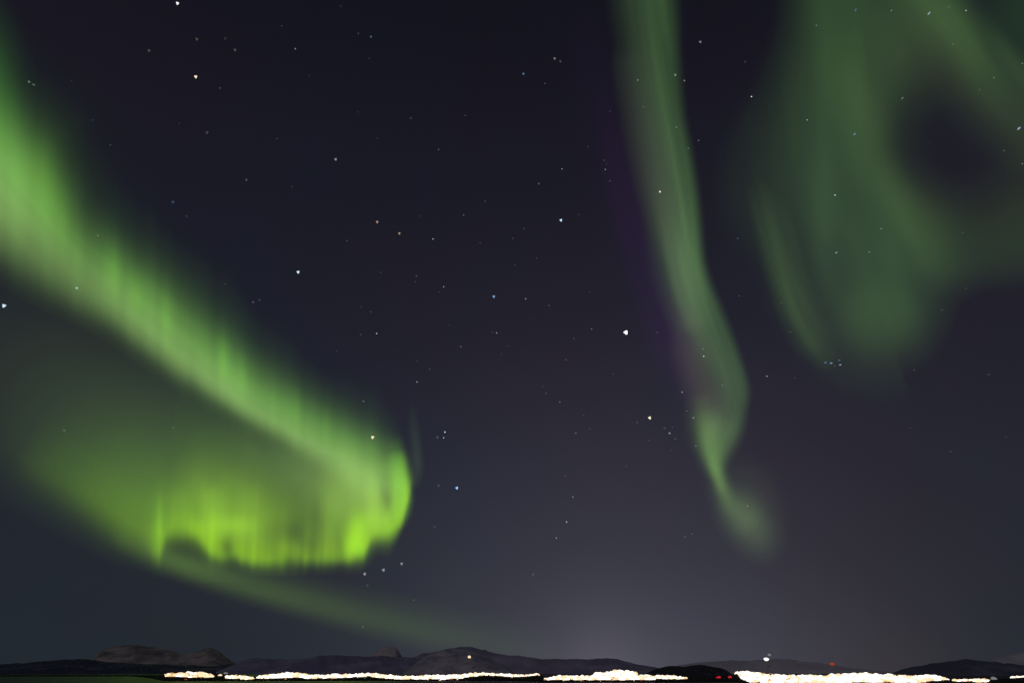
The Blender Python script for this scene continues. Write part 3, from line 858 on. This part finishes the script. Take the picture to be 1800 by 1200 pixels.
# (x, y, size in px, level, colour, tilt shape) ; shape 'h' three-lobed and 'e' drawn out, lens blur built into the shape, 'd' dot
BRIGHT = [
    (312, 6, 4.6, 6, 'white', 'h', 'large white star at the top edge above the left arc', 'the top edge white star'),
    (344, 135, 4.4, 6, 'warm', 'h', 'bright cream star below the white one at the top left', 'the bright cream star'),
    (7, 537, 5.4, 6, 'ice', 'h', 'large ice white star at the left edge under the arc', 'the left edge white star'),
    (135, 506, 4.2, 4, 'teal', 'h', 'pale double star on the lower edge of the left arc', 'the pale double star'),
    (524, 478, 4.4, 6, 'ice', 'h', 'bright blue white star right of the left arc, halfway up the sky', 'the bright star beside the arc'),
    (652, 65, 4.0, 3, 'blue', 'd', 'soft blue star high in the dark sky left of the ribbon', 'the soft blue top star'),
    (590, 280, 3.8, 4, 'grey', 'h', 'lone grey triangular star in the empty sky at the upper left', 'the lone grey triangular star'),
    (663, 390, 4.0, 4, 'amber', 'h', 'upper one of two amber stars in the middle left sky', 'the upper amber star'),
    (702, 410, 3.8, 4, 'amber', 'h', 'lower one of two amber stars in the middle left sky', 'the lower amber star'),
    (868, 521, 4.0, 5, 'blue', 'h', 'clear blue star just left of the picture middle', 'the clear blue star'),
    (920, 130, 3.8, 4, 'blue', 'd', 'bright blue round star near the top left of the ribbon', 'the round blue star'),
    (986, 387, 4.0, 6, 'ice', 'h', 'bright ice blue star between the middle and the ribbon', 'the ice blue star'),
    (1100, 584, 6.0, 7, 'white', 'h', 'brightest and largest white star, left of the ribbon waist', 'the brightest white star'),
    (1142, 734, 4.6, 6, 'warm', 'h', 'bright golden white star left of the ribbon foot', 'the ribbon foot golden star'),
    (1177, 761, 3.6, 4, 'grey', 'd', 'grey star of the small cluster right of the golden star', 'the grey cluster star'),
    (655, 768, 4.6, 6, 'amber', 'h', 'bright golden star on top of the left fold tip', 'the fold tip golden star'),
    (803, 857, 4.2, 6, 'blue', 'h', 'bright blue star right of the fold tip', 'the fold tip blue star'),
    (641, 1008, 4.4, 4, 'grey', 'h', 'left one of three pale stars in a row under the fold', 'the left row star'),
    (674, 1001, 4.6, 4, 'ice', 'h', 'middle one of three pale stars in a row under the fold', 'the middle row star'),
    (706, 990, 3.8, 4, 'grey', 'h', 'right one of three pale stars in a row under the fold', 'the right row star'),
    (1160, 337, 3.4, 6, 'warm', 'd', 'small sharp yellow white star inside the middle ribbon', 'the yellow ribbon star'),
    (1187, 132, 3.8, 4, 'teal', 'd', 'teal star in the upper part of the middle ribbon', 'the teal ribbon star'),
    (1231, 74, 4.2, 4, 'violet', 'd', 'mauve star right of the top of the ribbon', 'the mauve star'),
    (1502, 236, 4.4, 4, 'blue', 'e', 'blue star in the middle of the green veil', 'the blue star in the veil'),
    (1470, 444, 4.2, 4, 'ice', 'e', 'brightest star in the lower veil', 'the brightest lower veil star'),
    (1528, 443, 3.8, 3, 'teal', 'e', 'paler star level with and right of the brightest lower veil star', 'the paler lower veil star'),
    (1633, 24, 5.4, 4, 'ice', 'e', 'long pale blue star near the top in the corner band', 'the long pale corner star'),
    (1791, 226, 5.6, 5, 'violet', 'e', 'bright violet drawn-out star at the right edge', 'the violet edge star'),
    (1586, 173, 4.4, 3, 'grey', 'e', 'grey drawn-out star at the edge of the dark gap', 'the dark gap star'),
    (1504, 18, 4.4, 3, 'blue', 'e', 'dim blue drawn-out star at the top of the veil', 'the dim blue star atop the veil'),
    (1451, 637, 3.6, 4, 'blue', 'e', 'leftmost star of the little blue cluster under the streak', 'the leftmost blue cluster star'),
    (1461, 638, 4.0, 5, 'blue', 'e', 'brightest star of the little blue cluster under the streak', 'the brightest blue cluster star'),
    (1475, 633, 4.4, 3, 'blue', 'e', 'upper right star of the little blue cluster', 'the upper right blue cluster star'),
    (1477, 641, 3.6, 5, 'violet', 'e', 'lower right star of the little blue cluster', 'the lower right blue cluster star'),
    (1467, 643, 3.8, 2, 'blue', 'e', 'faintest star at the bottom of the little blue cluster', 'the faint blue cluster star'),
    (1671, 793, 5.0, 1, 'red', 'e', 'dim reddish drawn-out star in the lower right sky', 'the reddish star'),
    (1237, 626, 2.6, 5, 'white', 'd', 'small white star inside the waist of the ribbon', 'the ribbon waist star'),
    (782, 759, 2.4, 6, 'white', 'd', 'upper of two sharp white specks right of the golden star', 'the upper white speck'),
]
FAINT = [
    (346, 69, 4.0, 2, 'amber', 'h'), (262, 89, 4.0, 2, 'grey', 'h'), (413, 88, 4.0, 2, 'grey', 'h'), (51, 144, 3.6, 3, 'green', 'h'), (59, 149, 4.6, 3, 'green', 'e'), (387, 155, 3.4, 1, 'grey', 'h'),
    (364, 233, 4.0, 2, 'violet', 'h'), (194, 255, 2.4, 2, 'grey', 'd'), (163, 211, 3.6, 0, 'teal', 'h'), (126, 142, 2.4, 1, 'green', 'd'), (396, 68, 5.0, 0, 'grey', 'h'), (315, 217, 2.4, 1, 'grey', 'd'),
    (519, 86, 2.6, 4, 'grey', 'd'), (495, 46, 2.2, 2, 'grey', 'd'), (630, 59, 3.0, 1, 'grey', 'h'), (649, 103, 2.0, 2, 'grey', 'd'), (771, 263, 3.2, 2, 'grey', 'd'), (818, 203, 2.4, 2, 'grey', 'd'),
    (487, 244, 3.0, 1, 'grey', 'd'), (663, 243, 3.0, 1, 'blue', 'd'), (722, 208, 3.4, 1, 'grey', 'h'), (629, 197, 3.0, 0, 'grey', 'h'), (544, 133, 3.0, 0, 'grey', 'h'), (599, 11, 4.0, 0, 'blue', 'h'),
    (975, 103, 4.0, 3, 'grey', 'h'), (985, 108, 3.2, 2, 'grey', 'h'), (958, 147, 3.2, 2, 'violet', 'd'), (1121, 141, 2.4, 4, 'warm', 'd'), (1203, 142, 2.6, 4, 'warm', 'd'), (1310, 109, 3.2, 2, 'violet', 'd'),
    (1321, 170, 2.2, 6, 'white', 'd'), (1131, 188, 3.0, 2, 'grey', 'd'), (1072, 196, 3.0, 1, 'violet', 'd'), (1189, 224, 3.2, 3, 'green', 'd'), (1228, 247, 2.6, 3, 'grey', 'd'), (1210, 261, 2.6, 3, 'green', 'd'),
    (1034, 258, 4.0, 1, 'grey', 'e'), (1062, 282, 2.6, 2, 'grey', 'd'), (1066, 288, 3.4, 1, 'violet', 'e'), (1064, 298, 2.2, 4, 'white', 'd'), (988, 297, 2.2, 4, 'white', 'd'),
    (1668, 13, 4.4, 2, 'blue', 'e'), (1567, 19, 2.0, 4, 'white', 'd'), (1698, 19, 2.2, 5, 'white', 'd'), (1435, 45, 2.8, 3, 'grey', 'd'), (1675, 78, 3.8, 2, 'green', 'e'), (1722, 158, 3.4, 2, 'teal', 'e'),
    (1747, 137, 2.8, 3, 'green', 'd'), (1419, 211, 2.0, 5, 'white', 'd'), (1765, 265, 3.8, 2, 'grey', 'e'), (1797, 288, 3.0, 3, 'grey', 'd'), (1797, 112, 2.8, 3, 'grey', 'd'), (1635, 251, 3.4, 0, 'grey', 'e'),
    (304, 355, 4.4, 2, 'blue', 'h'), (433, 316, 3.4, 2, 'grey', 'h'), (328, 380, 3.4, 1, 'grey', 'd'), (396, 499, 3.4, 1, 'blue', 'd'), (445, 531, 3.6, 2, 'violet', 'h'), (172, 414, 3.4, 3, 'green', 'e'), (456, 527, 3.6, 1, 'grey', 'h'),
    (610, 423, 3.4, 2, 'blue', 'd'), (761, 420, 2.2, 5, 'white', 'd'), (853, 354, 3.2, 2, 'blue', 'd'), (815, 378, 2.4, 3, 'grey', 'd'), (844, 427, 2.4, 2, 'amber', 'd'), (732, 485, 3.0, 2, 'grey', 'd'), (730, 495, 2.2, 2, 'grey', 'd'),
    (780, 504, 2.4, 4, 'white', 'd'), (669, 479, 2.2, 2, 'grey', 'd'), (652, 548, 2.4, 2, 'grey', 'd'), (634, 588, 3.4, 2, 'blue', 'd'), (662, 586, 2.4, 5, 'white', 'd'), (873, 585, 2.4, 4, 'white', 'd'), (866, 584, 2.2, 2, 'grey', 'd'),
    (790, 571, 2.4, 1, 'blue', 'd'), (635, 539, 3.0, 1, 'grey', 'd'), (513, 328, 3.6, 0, 'grey', 'h'), (738, 380, 2.4, 1, 'grey', 'd'), (772, 513, 2.6, 1, 'grey', 'd'),
    (947, 323, 2.8, 3, 'grey', 'd'), (1072, 318, 3.2, 2, 'violet', 'd'), (921, 402, 2.4, 2, 'grey', 'd'), (943, 454, 2.2, 2, 'grey', 'd'), (901, 419, 2.6, 2, 'grey', 'd'), (905, 466, 2.2, 2, 'grey', 'd'), (924, 525, 2.4, 4, 'white', 'd'),
    (965, 537, 3.0, 2, 'grey', 'd'), (1040, 578, 2.6, 3, 'grey', 'd'), (1009, 595, 2.4, 2, 'grey', 'd'), (1155, 584, 3.2, 2, 'violet', 'd'), (1297, 419, 3.0, 2, 'grey', 'd'), (1299, 520, 2.8, 2, 'grey', 'e'), (1037, 513, 2.6, 1, 'grey', 'd'), (1017, 377, 3.0, 1, 'grey', 'd'),
    (1468, 343, 2.2, 6, 'ice', 'd'), (1549, 402, 3.0, 3, 'grey', 'd'), (1692, 409, 4.2, 1, 'green', 'e'), (1656, 545, 4.4, 1, 'grey', 'e'), (1698, 507, 3.6, 1, 'grey', 'e'), (1389, 583, 3.0, 2, 'green', 'e'), (1374, 532, 3.0, 2, 'green', 'e'),
    (113, 756, 3.8, 2, 'green', 'h'), (305, 751, 3.4, 1, 'green', 'h'), (639, 705, 3.0, 3, 'green', 'd'), (810, 609, 2.6, 3, 'grey', 'd'), (733, 671, 2.0, 5, 'white', 'd'), (755, 649, 2.6, 2, 'grey', 'd'), (733, 634, 2.6, 1, 'grey', 'd'), (592, 617, 2.6, 1, 'grey', 'd'),
    (780, 769, 2.2, 5, 'white', 'd'), (769, 768, 3.8, 2, 'grey', 'h'), (771, 853, 3.2, 2, 'grey', 'h'), (882, 622, 2.4, 1, 'grey', 'd'), (892, 608, 2.4, 1, 'grey', 'd'),
    (1120, 742, 3.0, 2, 'grey', 'd'), (1168, 752, 3.4, 2, 'grey', 'd'), (1182, 751, 2.2, 2, 'grey', 'd'), (1187, 771, 2.2, 3, 'grey', 'd'), (1180, 791, 3.0, 1, 'grey', 'e'), (1199, 689, 2.8, 4, 'grey', 'd'), (1207, 722, 2.2, 3, 'grey', 'd'),
    (1219, 734, 2.8, 4, 'grey', 'd'), (1223, 783, 3.0, 3, 'grey', 'e'), (1236, 613, 3.0, 3, 'grey', 'e'), (1270, 677, 2.6, 3, 'green', 'd'), (995, 632, 2.6, 2, 'grey', 'd'), (954, 679, 2.2, 2, 'grey', 'd'), (960, 691, 2.8, 2, 'grey', 'd'), (984, 706, 2.6, 3, 'grey', 'd'),
    (1026, 730, 2.6, 2, 'grey', 'e'), (1037, 753, 2.2, 2, 'grey', 'd'), (1012, 761, 3.2, 3, 'grey', 'e'), (1078, 657, 2.6, 1, 'grey', 'd'), (1101, 819, 2.2, 2, 'grey', 'd'), (1007, 873, 2.2, 4, 'white', 'd'), (993, 836, 3.0, 1, 'grey', 'd'), (1141, 774, 3.0, 1, 'grey', 'd'),
    (1348, 661, 2.6, 4, 'white', 'd'), (1314, 889, 3.0, 3, 'grey', 'd'), (1607, 650, 2.8, 2, 'grey', 'e'), (1738, 658, 4.0, 1, 'grey', 'e'), (1397, 664, 3.0, 1, 'grey', 'd'), (1600, 752, 3.0, 1, 'grey', 'e'), (1768, 768, 4.0, 1, 'red', 'e'),
    (646, 1028, 3.6, 1, 'grey', 'h'), (638, 1101, 4.0, 1, 'grey', 'h'), (727, 1054, 3.2, 2, 'grey', 'e'), (996, 917, 2.4, 5, 'white', 'd'), (978, 945, 2.4, 4, 'white', 'd'), (937, 1009, 4.2, 1, 'grey', 'h'), (1204, 943, 3.0, 2, 'grey', 'd'), (1216, 938, 3.2, 2, 'grey', 'e'), (764, 925, 3.4, 1, 'grey', 'h'),
]


def star_mesh(shape, seed):
    """Unit-size star body: 'd' round and a little lumpy, 'h' three merged lobes, 'e' drawn out to one side."""
    rng = random.Random(seed)
    bm = bmesh.new()
    if shape == 'h':
        a0 = rng.uniform(-0.4, 0.4)
        for k, rad in enumerate((0.60, 0.52, 0.50)):
            a = a0 + math.pi / 2 * 3 + k * 2 * math.pi / 3
            q = 0.50 * rng.uniform(0.85, 1.15)
            bmesh.ops.create_icosphere(bm, subdivisions=2, radius=rad, matrix=Matrix.Translation((q * math.cos(a), q * math.sin(a), 0)))
    else:
        bmesh.ops.create_icosphere(bm, subdivisions=2, radius=0.8)
        for v in bm.verts:
            v.co *= 1 + rng.uniform(-0.08, 0.08)
            if shape == 'e':
                v.co.y *= 0.62; v.co.x *= 1.25
                if v.co.x < 0:
                    v.co.y *= 0.8
    me = bpy.data.meshes.new('star_' + shape)
    bm.to_mesh(me); bm.free()
    return me


star_protos = {k: [star_mesh(k, 300 + i) for i in range(3)] for k in 'dhe'}
star_data = {}


def make_star(x, y, size, level, colour, shape, label, group):
    key = (shape, int(x) % 3, colour, level)
    if key not in star_data:
        me = star_protos[shape][int(x) % 3].copy()
        me.materials.clear(); me.materials.append(star_mat(colour, level))
        star_data[key] = me
    o = bpy.data.objects.new('star', star_data[key])
    d = direction(x, y)
    o.location = tuple(d * STAR_R + np.array([0, 0, EYE_H]))
    # pixels per radian grow away from the picture's middle
    cosax = float(d @ direction(900, 600))
    rad = size * (0.60 if shape == 'h' else 0.56) * STAR_R / FOCAL * cosax
    o.scale = (rad, rad, rad)
    q = Vector(d).to_track_quat('-Z', 'Y')
    roll = math.atan2(600 - y, x - 900) if shape == 'e' and x > 900 and y < 500 else 0.0
    o.rotation_euler = (q @ Matrix.Rotation(roll, 3, 'Z').to_quaternion()).to_euler()
    COL.objects.link(o)
    tag(o, label, 'star', group)
    return o


for (x, y, s, lv, c, sh, lab, short) in BRIGHT:
    make_star(x, y, s, lv, c, sh, lab, 'bright stars')
WORDS = {0: 'barely visible', 1: 'very faint', 2: 'faint', 3: 'small', 4: 'small clear', 5: 'sharp', 6: 'sharp bright'}
TINT = {'grey': 'grey', 'white': 'white', 'amber': 'amber', 'violet': 'violet', 'blue': 'blue', 'teal': 'teal', 'green': 'greenish', 'warm': 'yellowish', 'ice': 'icy', 'red': 'reddish'}
made = {}
for (x, y, s, lv, c, sh) in FAINT:
    ranked = sorted(BRIGHT, key=lambda b_: (b_[0] - x) ** 2 + (b_[1] - y) ** 2)
    lab = None
    for b_ in ranked[:3]:
        dx, dy = x - b_[0], y - b_[1]
        dist = math.hypot(dx, dy)
        side = []
        if abs(dy) > 0.41 * abs(dx):
            side.append('above' if dy < 0 else 'below')
        if abs(dx) > 0.41 * abs(dy):
            side.append('left of' if dx < 0 else 'right of')
        if len(side) == 2:
            side = [side[0] + ' and ' + side[1]]
        near = 'close ' if dist < 35 else ('' if dist < 80 else ('some way ' if dist < 140 else 'far '))
        lab = '%s %s star %s%s %s' % (WORDS[lv], TINT[c], near, side[0], b_[7])
        if lab not in made:
            break
    made[lab] = made.get(lab, 0) + 1
    make_star(x, y, s, lv, c, sh, lab, 'faint stars')
